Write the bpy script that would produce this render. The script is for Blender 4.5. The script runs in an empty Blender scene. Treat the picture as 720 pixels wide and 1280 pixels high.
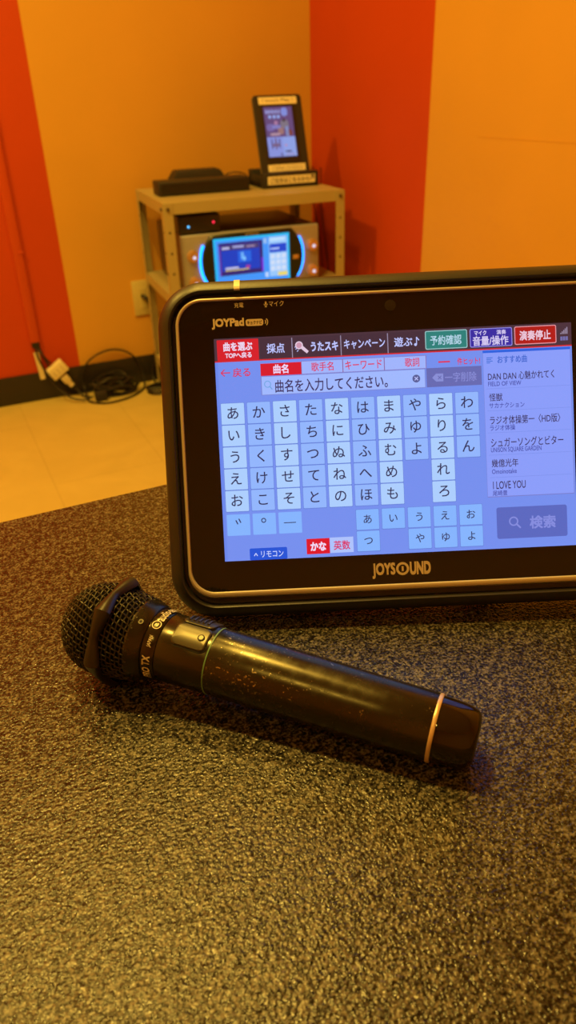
import bpy, bmesh, math, random
from mathutils import Vector, Matrix

random.seed(7)
PI = math.pi
scn = bpy.context.scene
COL = scn.collection

# ------------------------------------------------------------------ camera, world, light, exposure
CAM = Vector((-1.289535, -2.55, 0.908))
RX = Vector((0.90343303, -0.4277657, -0.02872737))      # camera right
RD = Vector((-0.23429959, -0.43649983, -0.86866081))    # camera down
RF = Vector((0.35904381, 0.79150768, -0.49457369))      # camera forward
cd = bpy.data.cameras.new('camera')
cam = bpy.data.objects.new('camera', cd)
COL.objects.link(cam)
m3 = Matrix((RX, -RD, -RF)).transposed()
cam.matrix_world = Matrix.Translation(CAM) @ m3.to_4x4()
cd.sensor_fit = 'VERTICAL'
cd.sensor_height = 36.0
cd.lens = 940.0 / 1280.0 * 36.0
cd.clip_start = 0.02
cd.dof.use_dof = True
cd.dof.focus_distance = 0.44
cd.dof.aperture_fstop = 11.0
scn.camera = cam

scn.view_settings.view_transform = 'Standard'
scn.view_settings.look = 'None'
scn.view_settings.gamma = 1.0
scn.view_settings.use_curve_mapping = False
scn.view_settings.exposure = 0.0

w = bpy.data.worlds.new('world')
scn.world = w
w.use_nodes = True
w.node_tree.nodes['Background'].inputs[0].default_value = (1.0, 0.6, 0.2, 1)
w.node_tree.nodes['Background'].inputs[1].default_value = 0.05

WARM = (1.0, 0.63, 0.095)


def area(name, loc, size, power, target, col=WARM):
    ld = bpy.data.lights.new(name, 'AREA')
    ld.shape = 'DISK'
    ld.size = size
    ld.energy = power
    ld.color = col
    o = bpy.data.objects.new(name, ld)
    COL.objects.link(o)
    o.location = loc
    o.rotation_euler = (Vector(target) - Vector(loc)).to_track_quat('-Z', 'Y').to_euler()
    return o


area('ceiling_and_fill_light', (-0.92, -1.00, 2.40), 0.14, 12, (-1.1, -1.15, 0))
area('ceiling_and_fill_light', (-1.32, -1.70, 2.40), 0.14, 24, (-1.30, -1.75, 0))
area('ceiling_and_fill_light', (-2.05, -0.95, 2.40), 0.14, 31, (-1.75, -0.55, 0))
area('ceiling_and_fill_light', (-2.30, -2.90, 2.40), 0.14, 4, (-2.0, -2.6, 0))  # added weak fill from behind the camera, not a fixture


# ------------------------------------------------------------------ materials
def lin(c):
    return tuple((x / 12.92 if x <= 0.04045 else ((x + 0.055) / 1.055) ** 2.4) for x in (v / 255.0 for v in c))


def mat(name, col, rough=0.5, metal=0.0, emit=None, strength=1.0, spec=None, coat=0.0):
    m = bpy.data.materials.new(name)
    m.use_nodes = True
    b = m.node_tree.nodes['Principled BSDF']
    b.inputs['Base Color'].default_value = (*col, 1)
    b.inputs['Roughness'].default_value = rough
    b.inputs['Metallic'].default_value = metal
    if spec is not None:
        b.inputs['Specular IOR Level'].default_value = spec
    if coat:
        b.inputs['Coat Weight'].default_value = coat
        b.inputs['Coat Roughness'].default_value = 0.08
    if emit:
        b.inputs['Emission Color'].default_value = (*emit, 1)
        b.inputs['Emission Strength'].default_value = strength
    return m


def nodes(m):
    nt = m.node_tree
    return nt, nt.nodes['Principled BSDF']


def add_noise(m, scale, detail=2.0, vec=None, dist=0.0):
    nt = m.node_tree
    n = nt.nodes.new('ShaderNodeTexNoise')
    n.inputs['Scale'].default_value = scale
    n.inputs['Detail'].default_value = detail
    n.inputs['Distortion'].default_value = dist
    tc = nt.nodes.new('ShaderNodeTexCoord')
    nt.links.new((vec or tc.outputs['Object']), n.inputs['Vector'])
    return n


def bump(m, src, strength, distance):
    nt, b = nodes(m)
    bn = nt.nodes.new('ShaderNodeBump')
    bn.inputs['Strength'].default_value = strength
    bn.inputs['Distance'].default_value = distance
    nt.links.new(src, bn.inputs['Height'])
    nt.links.new(bn.outputs['Normal'], b.inputs['Normal'])
    return bn


def ramp(m, src, stops, interp='LINEAR'):
    nt = m.node_tree
    r = nt.nodes.new('ShaderNodeValToRGB')
    r.color_ramp.interpolation = interp
    e = r.color_ramp.elements
    while len(e) < len(stops):
        e.new(0.5)
    for k, (p, c) in enumerate(stops):
        e[k].position = p
        e[k].color = (*c, 1)
    nt.links.new(src, r.inputs['Fac'])
    return r


def math_node(m, op, a, b):
    nt = m.node_tree
    n = nt.nodes.new('ShaderNodeMath')
    n.operation = op
    for k, v in enumerate((a, b)):
        if isinstance(v, (int, float)):
            n.inputs[k].default_value = v
        else:
            nt.links.new(v, n.inputs[k])
    return n.outputs[0]


def wall_mat(name, col):
    m = mat(name, col, 0.62, spec=0.3)
    n = add_noise(m, 260, 3)
    n2 = add_noise(m, 3.0, 2)
    bump(m, n.outputs['Fac'], 0.25, 0.0006)
    nt, b = nodes(m)
    r = ramp(m, n2.outputs['Fac'], [(0.3, tuple(c * 0.96 for c in col)), (0.7, tuple(min(1, c * 1.03) for c in col))])
    nt.links.new(r.outputs['Color'], b.inputs['Base Color'])
    return m


M_YEL = wall_mat('yellow_wallpaper', (0.66, 0.36, 0.058))
M_RED = wall_mat('red_wallpaper', (0.52, 0.060, 0.006))
M_CEIL = mat('ceiling_paint', (0.7, 0.6, 0.45), 0.8)
M_BASE = mat('black_baseboard_vinyl', (0.022, 0.018, 0.015), 0.45)
M_REDP = mat('red_duct_paint', (0.56, 0.068, 0.006), 0.5)

# floor: pale vinyl tiles, 30 cm joints
M_FLOOR = mat('vinyl_floor', (0.7, 0.55, 0.25), 0.42, spec=0.35)
nt, b = nodes(M_FLOOR)
tc = nt.nodes.new('ShaderNodeTexCoord')
mp = nt.nodes.new('ShaderNodeMapping')
mp.inputs['Location'].default_value = (1.115, 0.22, 0)
nt.links.new(tc.outputs['Object'], mp.inputs['Vector'])
br = nt.nodes.new('ShaderNodeTexBrick')
br.offset = 0.5
br.offset_frequency = 2
br.inputs['Scale'].default_value = 1.0
br.inputs['Mortar Size'].default_value = 0.0009
br.inputs['Mortar Smooth'].default_value = 0.3
br.inputs['Brick Width'].default_value = 0.9
br.inputs['Row Height'].default_value = 0.3
br.inputs['Color1'].default_value = (0.62, 0.50, 0.175, 1)
br.inputs['Color2'].default_value = (0.60, 0.48, 0.165, 1)
br.inputs['Mortar'].default_value = (0.45, 0.34, 0.11, 1)
rotm = nt.nodes.new('ShaderNodeMapping')
rotm.inputs['Rotation'].default_value = (0, 0, PI / 2)
nt.links.new(mp.outputs['Vector'], rotm.inputs['Vector'])
nt.links.new(rotm.outputs['Vector'], br.inputs['Vector'])
fn = add_noise(M_FLOOR, 6, 4, dist=1.5)
mx = nt.nodes.new('ShaderNodeMix')
mx.data_type = 'RGBA'
mx.blend_type = 'MULTIPLY'
mx.inputs['Factor'].default_value = 0.5
fr = ramp(M_FLOOR, fn.outputs['Fac'], [(0.3, (0.82, 0.8, 0.75)), (0.7, (1, 1, 1))])
nt.links.new(br.outputs['Color'], mx.inputs[6])
nt.links.new(fr.outputs['Color'], mx.inputs[7])
nt.links.new(mx.outputs[2], b.inputs['Base Color'])

# table laminate: pebbled, dark and pale flecks
M_TABLE = mat('speckled_laminate', (0.1, 0.09, 0.08), 0.24, spec=0.46)
nt, b = nodes(M_TABLE)
n1 = add_noise(M_TABLE, 640, 3.0, dist=0.5)
n2 = add_noise(M_TABLE, 230, 2.0)
n3 = add_noise(M_TABLE, 560, 1.0)
s = math_node(M_TABLE, 'ADD', math_node(M_TABLE, 'MULTIPLY', n1.outputs['Fac'], 0.68), math_node(M_TABLE, 'MULTIPLY', n2.outputs['Fac'], 0.32))
r = ramp(M_TABLE, s, [(0.40, (0.006, 0.005, 0.004)), (0.47, (0.025, 0.022, 0.017)), (0.53, (0.078, 0.070, 0.056)), (0.62, (0.20, 0.18, 0.145))])
nt.links.new(r.outputs['Color'], b.inputs['Base Color'])
bump(M_TABLE, n3.outputs['Fac'], 1.0, 0.0007)
M_TEDGE = mat('black_table_edging', (0.02, 0.017, 0.014), 0.4)
M_STEEL_DK = mat('dark_steel', (0.05, 0.05, 0.05), 0.4, 0.8)

M_RUB = mat('black_rubber', (0.020, 0.018, 0.016), 0.42, spec=0.7)
n = add_noise(M_RUB, 900, 2)
bump(M_RUB, n.outputs['Fac'], 0.25, 0.0003)
M_GROOVE = mat('black_groove', (0.006, 0.006, 0.006), 0.6)
M_TRIM = mat('champagne_trim', (0.80, 0.74, 0.62), 0.40, 0.25)
M_GLASS = mat('black_front_glass', (0.010, 0.008, 0.007), 0.06, spec=0.55)
M_PRINT = mat('silver_print', (0.86, 0.78, 0.62), 0.45, 0.1)
M_LENS = mat('camera_lens', (0.05, 0.045, 0.04), 0.2, 0.3)

M_MBLK = mat('black_anodised_metal', (0.062, 0.055, 0.036), 0.26, 0.8, spec=0.6)
nt, b = nodes(M_MBLK)
n = add_noise(M_MBLK, 160, 3)
rr = ramp(M_MBLK, n.outputs['Fac'], [(0.3, (0.19,) * 3), (0.7, (0.29,) * 3)])
nt.links.new(rr.outputs['Color'], b.inputs['Roughness'])
# worn handle: scratches and chips down to bare metal, denser towards the switch end
M_HANDLE = mat('worn_black_handle', (0.062, 0.055, 0.036), 0.26, 0.8, spec=0.6)
nt, b = nodes(M_HANDLE)
tc = nt.nodes.new('ShaderNodeTexCoord')
sx = nt.nodes.new('ShaderNodeSeparateXYZ')
nt.links.new(tc.outputs['Object'], sx.inputs[0])
chip = add_noise(M_HANDLE, 520, 3, dist=1.2)
zone = add_noise(M_HANDLE, 55, 2)
thr = math_node(M_HANDLE, 'ADD', chip.outputs['Fac'], math_node(M_HANDLE, 'MULTIPLY', zone.outputs['Fac'], 0.42))
thr = math_node(M_HANDLE, 'SUBTRACT', thr, math_node(M_HANDLE, 'MULTIPLY', sx.outputs['X'], 0.55))
cr = ramp(M_HANDLE, thr, [(0.0, (0, 0, 0)), (0.885, (0, 0, 0)), (0.905, (1, 1, 1)), (1.0, (1, 1, 1))])
mx = nt.nodes.new('ShaderNodeMix')
mx.data_type = 'RGBA'
mx.inputs[6].default_value = (0.062, 0.055, 0.036, 1)
mx.inputs[7].default_value = (0.55, 0.46, 0.30, 1)
nt.links.new(cr.outputs['Color'], mx.inputs[0])
nt.links.new(mx.outputs[2], b.inputs['Base Color'])
rg = add_noise(M_HANDLE, 200, 3)
rr = ramp(M_HANDLE, rg.outputs['Fac'], [(0.3, (0.20,) * 3), (0.7, (0.30,) * 3)])
nt.links.new(rr.outputs['Color'], b.inputs['Roughness'])
M_WIRE = mat('black_mesh_wire', (0.055, 0.046, 0.034), 0.42, 0.5)
M_FOAM = mat('black_foam', (0.006, 0.005, 0.004), 0.9, spec=0.1)
M_MRING = mat('dark_ring_plastic', (0.020, 0.015, 0.012), 0.36, spec=0.5)
M_CAP = mat('glossy_dark_cap', (0.012, 0.007, 0.005), 0.10, spec=0.6)
M_GOLD = mat('pale_metal_band', (0.80, 0.58, 0.38), 0.35, 0.4)
M_GREEN = mat('green_band', (0.16, 0.33, 0.17), 0.4)
M_GREYM = mat('grey_switch_metal', (0.10, 0.09, 0.065), 0.34, 0.7)

M_IVORY = mat('ivory_enamel', (0.42, 0.36, 0.19), 0.45)
M_BOLT = mat('steel_bolt', (0.16, 0.13, 0.10), 0.4, 0.8)
M_HOLE = mat('hole_shadow_black', (0.02, 0.015, 0.01), 0.8)
M_BLKP = mat('black_plastic', (0.014, 0.011, 0.009), 0.35)
M_BLKM = mat('matt_black_plastic', (0.022, 0.018, 0.016), 0.6)
M_SILV = mat('silver_panel', (0.40, 0.42, 0.52), 0.38, 0.35)  # silver made bluer to stand in for the blue glow on it
M_BRASS = mat('amber_knob', (0.66, 0.44, 0.26), 0.25, 0.5)
M_UNITTOP = mat('brown_metal_cover', (0.12, 0.07, 0.035), 0.4, 0.3)
M_WHITE = mat('ivory_plastic', (0.80, 0.73, 0.52), 0.45)
M_OUTL = mat('aged_ivory_plate', (0.58, 0.50, 0.22), 0.45)
M_LABEL = mat('cream_paper_label', (0.85, 0.80, 0.62), 0.6)
M_INK = mat('black_ink', (0.03, 0.02, 0.015), 0.6)
M_CABLE = mat('black_cable', (0.016, 0.013, 0.011), 0.45)
M_CABLER = mat('dark_red_cable', (0.14, 0.02, 0.006), 0.5)
_em = {}


def em(rgb, k=1.0):
    key = (rgb, k)
    if key not in _em:
        _em[key] = mat('screen_light', (0.004, 0.004, 0.005), 0.25, emit=lin(rgb), strength=k)
    return _em[key]


# ------------------------------------------------------------------ mesh helpers
def obj(name, bm, mats, parent=None, loc=None, smooth=35):
    me = bpy.data.meshes.new(name)
    bm.to_mesh(me)
    bm.free()
    if not isinstance(mats, (list, tuple)):
        mats = [mats]
    for m in mats:
        me.materials.append(m)
    if smooth:
        for p in me.polygons:
            p.use_smooth = True
        me.set_sharp_from_angle(angle=math.radians(smooth))
    o = bpy.data.objects.new(name, me)
    COL.objects.link(o)
    if parent:
        o.parent = parent
    if loc:
        o.location = loc
    return o


def tag(o, label=None, cat=None, group=None, kind=None):
    for k, v in (('label', label), ('category', cat), ('group', group), ('kind', kind)):
        if v:
            o[k] = v
    return o


def thing(name, label, cat, loc=(0, 0, 0), rotz=0.0, group=None, matrix=None):
    o = bpy.data.objects.new(name, None)
    o.empty_display_size = 0.02
    COL.objects.link(o)
    if matrix is not None:
        o.matrix_world = matrix
    else:
        o.location = loc
        o.rotation_euler = (0, 0, rotz)
    return tag(o, label, cat, group)


def BM():
    return bmesh.new()


def bbox(bm, lo, hi, bev=0.0, seg=2, mi=0):
    r = bmesh.ops.create_cube(bm, size=1.0)
    vs = r['verts']
    for v in vs:
        v.co = Vector([lo[k] + (v.co[k] + 0.5) * (hi[k] - lo[k]) for k in range(3)])
    fs = set(f for v in vs for f in v.link_faces)
    for f in fs:
        f.material_index = mi
    if bev > 0:
        es = set(e for v in vs for e in v.link_edges)
        rb = bmesh.ops.bevel(bm, geom=list(es), offset=bev, segments=seg, profile=0.5, affect='EDGES')
        for f in rb['faces']:
            f.material_index = mi


def loft(bm, loops, cap0=False, cap1=False, closed=True, mi=0, ring=False):
    vl = [[bm.verts.new(p) for p in lp] for lp in loops]
    n = len(vl[0])
    pairs = list(zip(vl[:-1], vl[1:]))
    if ring:
        pairs.append((vl[-1], vl[0]))
    for a, c in pairs:
        for k in range(n if closed else n - 1):
            j = (k + 1) % n
            f = bm.faces.new((a[k], a[j], c[j], c[k]))
            f.material_index = mi
    if cap0:
        f = bm.faces.new(list(reversed(vl[0])))
        f.material_index = mi
    if cap1:
        f = bm.faces.new(vl[-1])
        f.material_index = mi
    return vl


def fixn(bm):
    bmesh.ops.recalc_face_normals(bm, faces=bm.faces[:])
    return bm


def cyl(bm, p0, p1, r0, r1=None, n=20, mi=0):
    r1 = r0 if r1 is None else r1
    p0, p1 = Vector(p0), Vector(p1)
    d = (p1 - p0).normalized()
    u = d.orthogonal().normalized()
    v = d.cross(u)
    lp = [[p + (u * math.cos(a) + v * math.sin(a)) * r for a in [2 * PI * k / n for k in range(n)]] for p, r in ((p0, r0), (p1, r1))]
    loft(bm, lp, True, True, mi=mi)


def lathe(bm, prof, n=48, mi=0, cap0=True, cap1=True):
    """profile of (t, r) turned about the local X axis"""
    loops = [[Vector((t, -r * math.sin(a), r * math.cos(a))) for a in [2 * PI * k / n for k in range(n)]] for t, r in prof]
    loft(bm, loops, cap0, cap1, mi=mi)


def smooth_path(pts, sub=6, closed=False):
    P = [Vector(p) for p in pts]
    n = len(P)
    out = []
    rng = n if closed else n - 1
    for i in range(rng):
        p0 = P[(i - 1) % n] if closed or i > 0 else P[0]
        p1, p2 = P[i], P[(i + 1) % n]
        p3 = P[(i + 2) % n] if closed or i + 2 < n else P[-1]
        for k in range(sub):
            t = k / sub
            out.append(0.5 * ((2 * p1) + (p2 - p0) * t + (2 * p0 - 5 * p1 + 4 * p2 - p3) * t * t + (3 * p1 - p0 - 3 * p2 + p3) * t ** 3))
    if not closed:
        out.append(P[-1])
    return out


def tube(bm, pts, r, n=8, closed=False, mi=0):
    P = [Vector(p) for p in pts]
    m = len(P)
    loops = []
    up = None
    for i in range(m):
        if closed:
            d = P[(i + 1) % m] - P[i - 1]
        else:
            d = P[min(i + 1, m - 1)] - P[max(i - 1, 0)]
        d.normalize()
        if up is None:
            up = d.orthogonal().normalized()
        up = (up - d * up.dot(d)).normalized()
        v = d.cross(up)
        loops.append([P[i] + (up * math.cos(a) + v * math.sin(a)) * r for a in [2 * PI * k / n for k in range(n)]])
    loft(bm, loops, not closed, not closed, mi=mi, ring=closed)


def rr(x0, x1, y0, y1, r, z=0.0, n=10):
    r = max(min(r, (x1 - x0) / 2 - 1e-6, (y1 - y0) / 2 - 1e-6), 1e-6)
    out = []
    for cx, cy, a0 in ((x1 - r, y1 - r, 0), (x0 + r, y1 - r, PI / 2), (x0 + r, y0 + r, PI), (x1 - r, y0 + r, 1.5 * PI)):
        for k in range(n + 1):
            a = a0 + PI / 2 * k / n
            out.append(Vector((cx + r * math.cos(a), cy + r * math.sin(a), z)))
    return out


def patch(bm, x0, x1, y0, y1, r, z, mi=0, n=5, xf=None):
    if x0 > x1:
        x0, x1 = x1, x0
    if y0 > y1:
        y0, y1 = y1, y0
    pts = rr(x0, x1, y0, y1, r, z, n) if r > 0 else [Vector((x0, y0, z)), Vector((x1, y0, z)), Vector((x1, y1, z)), Vector((x0, y1, z))]
    if xf:
        pts = [xf(p) for p in pts]
    f = bm.faces.new([bm.verts.new(p) for p in pts])
    f.normal_update()
    f.material_index = mi


_tx = {}


def glyphs(s, bold=0.0, res=3):
    key = (s, bold)
    if key not in _tx:
        c = bpy.data.curves.new('txt', 'FONT')
        c.body = s
        c.resolution_u = res
        c.offset = bold
        o = bpy.data.objects.new('txt', c)
        me = bpy.data.meshes.new_from_object(o)
        vs = [(v.co.x, v.co.y) for v in me.vertices]
        fs = [tuple(p.vertices) for p in me.polygons]
        bpy.data.objects.remove(o)
        bpy.data.meshes.remove(me)
        bpy.data.curves.remove(c)
        _tx[key] = (vs, fs)
    return _tx[key]


def text(bm, s, box, z, mi=0, bold=0.0, xf=None, fit=True):
    """glyph outlines fitted into box = (x0, y0, x1, y1); bold thickens by laying shifted copies"""
    vs, fs = glyphs(s, 0.0)
    if not vs:
        return
    a0, a1 = min(v[0] for v in vs), max(v[0] for v in vs)
    b0, b1 = min(v[1] for v in vs), max(v[1] for v in vs)
    x0, x1 = min(box[0], box[2]), max(box[0], box[2])
    y0, y1 = min(box[1], box[3]), max(box[1], box[3])
    if bold:
        q = bold * 0.9
        shifts = [(-q, -q), (q, -q), (-q, q), (q, q)]
    else:
        q = 0.0
        shifts = [(0, 0)]
    sx = (x1 - x0) / max(a1 - a0 + 2 * q, 1e-6)
    sy = (y1 - y0) / max(b1 - b0 + 2 * q, 1e-6)
    if not fit:
        sx = sy = min(sx, sy)
    cx, cy = (x0 + x1) / 2, (y0 + y1) / 2
    ca, cb = (a0 + a1) / 2, (b0 + b1) / 2
    for k, (dx, dy) in enumerate(shifts):
        nv = []
        for (x, y) in vs:
            p = Vector((cx + (x + dx - ca) * sx, cy + (y + dy - cb) * sy, z + k * 0.000004))
            nv.append(bm.verts.new(xf(p) if xf else p))
        for f in fs:
            try:
                g = bm.faces.new([nv[k2] for k2 in f])
                g.material_index = mi
            except ValueError:
                pass


# ------------------------------------------------------------------ the room
H_R, XL, YN = 2.45, -3.1, -3.9
STR_B, STR_R = -0.8925, -0.690      # where the red paint ends on the back wall and on the right wall


def quad(bm, pts, mi=0):
    f = bm.faces.new([bm.verts.new(p) for p in pts])
    f.material_index = mi


def slab(name, lo, hi, m):
    bm = BM()
    bbox(bm, lo, hi)
    return tag(obj(name, bm, m, smooth=0), kind='structure')


slab('floor', (XL, YN, -0.06), (0, 0, 0), M_FLOOR)
slab('ceiling', (XL, YN, H_R), (0, 0, H_R + 0.06), M_CEIL)
bm = BM()
bbox(bm, (STR_B, 0, 0), (0.06, 0.06, H_R), mi=0)
bbox(bm, (XL - 0.06, 0, 0), (STR_B, 0.06, H_R), mi=1)
tag(obj('wall_back', bm, [M_YEL, M_RED], smooth=0), kind='structure')
bm = BM()
bbox(bm, (0, STR_R, 0), (0.06, 0, H_R), mi=1)
bbox(bm, (0, YN, 0), (0.06, STR_R, H_R), mi=0)
bbox(bm, (-0.0007, YN, 0.7822), (0.0, -0.90, 0.7838), mi=0)       # lapped wallpaper seam
tag(obj('wall_right', bm, [M_YEL, M_RED], smooth=0), kind='structure')
slab('wall_left', (XL - 0.06, YN, 0), (XL, 0, H_R), M_YEL)
slab('wall_front', (XL - 0.06, YN - 0.06, 0), (0.06, YN, H_R), mat('reflected_wall_tone', (0.62, 0.40, 0.15), 0.6))  # unseen wall, its colour chosen for the reflection in the tablet glass
BBH = 0.0945
bm = BM()
bbox(bm, (XL, -0.009, 0), (0, 0, BBH), 0.002)
tag(obj('baseboard_back', bm, M_BASE), kind='structure')
bm = BM()
bbox(bm, (-0.009, YN, 0), (0, -0.009, BBH), 0.002)
tag(obj('baseboard_right', bm, M_BASE), kind='structure')

# ------------------------------------------------------------------ table
TZ = 0.6123
t = thing('table', 'low karaoke table with grey speckled laminate top under the microphone', 'table', (-1.2, -2.35, 0))
tx0, tx1, ty0, ty1 = -1.98 + 1.2, -0.42 + 1.2, -2.80 + 2.35, -1.983 + 2.35
bm = BM()
bbox(bm, (tx0, ty0, TZ - 0.03), (tx1, ty1, TZ), 0.0012, 2)
obj('tabletop', bm, M_TABLE, t)
bm = BM()
bm2 = rr(tx0 - 0.0015, tx1 + 0.0015, ty0 - 0.0015, ty1 + 0.0015, 0.012, TZ - 0.0295)
in2 = rr(tx0 + 0.001, tx1 - 0.001, ty0 + 0.001, ty1 - 0.001, 0.012, TZ - 0.0295)
up = Vector((0, 0, 0.0275))
loft(bm, [in2, bm2, [p + up for p in bm2], [p + up for p in in2]], ring=True)
obj('edge_band', fixn(bm), M_TEDGE, t)
for sx_ in (tx0 + 0.07, tx1 - 0.07):
    for sy_ in (ty0 + 0.07, ty1 - 0.07):
        bm = BM()
        cyl(bm, (sx_, sy_, 0.008), (sx_, sy_, TZ - 0.03), 0.022, n=24)
        cyl(bm, (sx_, sy_, 0), (sx_, sy_, 0.008), 0.028, n=24)
        obj('leg', bm, M_STEEL_DK, t)

# ------------------------------------------------------------------ karaoke tablet
TXv = Vector((0.91345262, -0.4067554, 0.0124243)).normalized()
TYv = Vector((0.17469118, 0.41951365, 0.89078128))
TYv = (TYv - TXv * TYv.dot(TXv)).normalized()
TNv = TXv.cross(TYv)
T0 = CAM + Vector((0.14806, 0.42738, -0.13366))          # top left corner of the lit display
BX, BY, BZ = 0.1088, -0.172, -0.022                      # base point of the tablet in panel coordinates
base = T0 + TXv * BX + TYv * BY + TNv * BZ
mt = Matrix.Translation(base) @ Matrix((TXv, TYv, TNv)).transposed().to_4x4()
tab = thing('karaoke_tablet', 'black karaoke remote tablet with a lit kana search screen, leaning back on the table', 'tablet', matrix=mt)


def L(x, y, z=0.0):
    return Vector((x - BX, y - BY, z - BZ))


def Ls(pts):
    return [L(p.x, p.y, p.z) for p in pts]


cx0, cx1, cy0, cy1, cr_ = -0.0350, 0.2526, -0.1720, 0.0370, 0.0285


def cloop(ins, z, r=None):
    return Ls(rr(cx0 + ins, cx1 - ins, cy0 + ins, cy1 - ins, (cr_ - ins * 0.85) if r is None else r, z, 14))


bm = BM()
loft(bm, [cloop(0.0145, -0.0075), cloop(0.0092, -0.0070), cloop(0.0089, -0.0015), cloop(0.0084, 0.0000), cloop(0.0076, 0.0006), cloop(0.0062, 0.0001), cloop(0.0042, -0.0016), cloop(0.0023, -0.0036),
          cloop(0.0010, -0.0058), cloop(0.0003, -0.0085), cloop(0.0, -0.0115), cloop(0.0004, -0.0160), cloop(0.0020, -0.0210), cloop(0.0050, -0.0255), cloop(0.0100, -0.0285), cloop(0.020, -0.0300, 0.012), cloop(0.060, -0.0300, 0.004)], False, True)
obj('casing', fixn(bm), M_RUB, tab)
# champagne trim: a raised ring
gx0, gx1, gy0, gy1 = -0.0233, 0.2409, -0.1590, 0.0254


def gloop(ins, z):
    return Ls(rr(gx0 + ins, gx1 - ins, gy0 + ins * 1.7, gy1 - ins, 0.0165 - ins * 0.8, z, 14))


bm = BM()
loft(bm, [gloop(-0.0002, -0.0074), gloop(0.0, -0.0030), gloop(0.0006, -0.0008), gloop(0.0014, -0.0002), gloop(0.0021, -0.0004), gloop(0.0026, -0.0016), gloop(0.0026, -0.004)])
obj('trim_ring', fixn(bm), M_TRIM, tab)
bm = BM()
gl = Ls(rr(gx0 + 0.002, gx1 - 0.002, gy0 + 0.002, gy1 - 0.002, 0.0148, -0.0012, 14))
loft(bm, [[p - Vector((0, 0, 0.005)) for p in gl], gl], True, True)
obj('front_glass', fixn(bm), M_GLASS, tab)
ZG = -0.0012
# marker strip on the upper edge of the casing
bm = BM()
prof = [(0.0092, -0.0068), (0.0087, -0.0012), (0.0082, 0.0004), (0.0075, 0.0010), (0.0060, 0.0005), (0.0040, -0.0012), (0.0021, -0.0032), (0.0007, -0.0055), (-0.0001, -0.0083), (-0.0004, -0.0113), (0.0, -0.0150)]
for k in range(len(prof) - 1):
    (a, za), (c, zc) = prof[k], prof[k + 1]
    quad(bm, [L(0.0137, cy1 - a, za), L(0.0173, cy1 - a, za), L(0.0173, cy1 - c, zc), L(0.0137, cy1 - c, zc)])
obj('marker_strip', bm, M_PRINT, tab)
bm = BM()
cyl(bm, L(0.1083, 0.0156, ZG), L(0.1083, 0.0156, ZG + 0.0003), 0.0034, n=28)
cyl(bm, L(0.1083, 0.0156, ZG + 0.0003), L(0.1083, 0.0156, ZG + 0.0005), 0.0020, n=24)
obj('camera_lens', bm, M_LENS, tab)
# kickstand behind
mti = mt.inverted()
tpz = TZ + 0.001
for kx in (0.04, 0.175):
    bm = BM()
    a = T0 + TXv * kx + TYv * -0.06 + TNv * -0.0295
    g = Vector((a.x, a.y, tpz)) - TNv * 0.018
    g.z = tpz
    u = TXv * 0.02
    pts = [a, a - TNv * 0.004, g + Vector((0, 0.012, 0)), g]
    loft(bm, [[mti @ p for p in pts], [mti @ (p + u) for p in pts]], True, True)
    obj('kickstand', fixn(bm), M_BLKM, tab)

PXU = 0.2176 / 1280.0


def U(x, y):
    return (x * PXU, -y * PXU)


Z0 = 0.0


def uxf(p):
    return L(p.x * PXU, -p.y * PXU, p.z)


class UI:
    """collects flat rectangles and glyphs of one on-screen element, in display pixels"""

    def __init__(self):
        self.bm = BM()
        self.m = []

    def mi(self, rgb):
        if rgb not in self.m:
            self.m.append(rgb)
        return self.m.index(rgb)

    def rect(self, x0, y0, x1, y1, rgb, lay=1, r=0.0):
        patch(self.bm, x0, x1, y0, y1, r, Z0 + lay * 0.00004, self.mi(rgb), xf=uxf)
        return self

    def poly(self, pts, rgb, lay=2):
        f = self.bm.faces.new([self.bm.verts.new(uxf(Vector((x, y, Z0 + lay * 0.00004)))) for x, y in pts])
        f.material_index = self.mi(rgb)
        return self

    def txt(self, s, x0, y0, x1, y1, rgb, lay=4, bold=0.012, fit=True):
        bmx = self.bm
        text(bmx, s, (x0, -y1, x1, -y0), Z0 + lay * 0.00004, self.mi(rgb), bold, xf=lambda p: L(p.x * PXU, p.y * PXU, p.z), fit=fit)
        return self

    def ringp(self, x, y, r0, r1, rgb, lay=3, n=24):
        for k in range(n):
            a, c = 2 * PI * k / n, 2 * PI * (k + 1) / n
            self.poly([(x + r0 * math.cos(a), y + r0 * math.sin(a)), (x + r1 * math.cos(a), y + r1 * math.sin(a)), (x + r1 * math.cos(c), y + r1 * math.sin(c)), (x + r0 * math.cos(c), y + r0 * math.sin(c))], rgb, lay)
        return self

    def line(self, x0, y0, x1, y1, w, rgb, lay=3):
        d = Vector((x1 - x0, y1 - y0)).normalized()
        nx, ny = -d.y * w / 2, d.x * w / 2
        return self.poly([(x0 + nx, y0 + ny), (x1 + nx, y1 + ny), (x1 - nx, y1 - ny), (x0 - nx, y0 - ny)], rgb, lay)

    def disc(self, x, y, r, rgb, lay=3, n=20):
        return self.poly([(x + r * math.cos(2 * PI * k / n), y + r * math.sin(2 * PI * k / n)) for k in range(n)], rgb, lay)

    def done(self, name, parent, label=None):
        bmesh.ops.recalc_face_normals(self.bm, faces=self.bm.faces[:])
        for f in self.bm.faces:
            f.normal_update()
            if f.normal.z < 0:
                f.normal_flip()
        o = obj(name, self.bm, [em(c) for c in self.m], parent, smooth=0)
        if label:
            o['label'] = label
        return o


C_BG = (114, 143, 238)
C_BAR = (72, 50, 62)
C_WHT = (188, 196, 255)
C_INK = (40, 42, 84)
C_REDB = (212, 30, 44)
C_REDT = (214, 58, 96)
C_LIST = (136, 157, 250)

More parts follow.
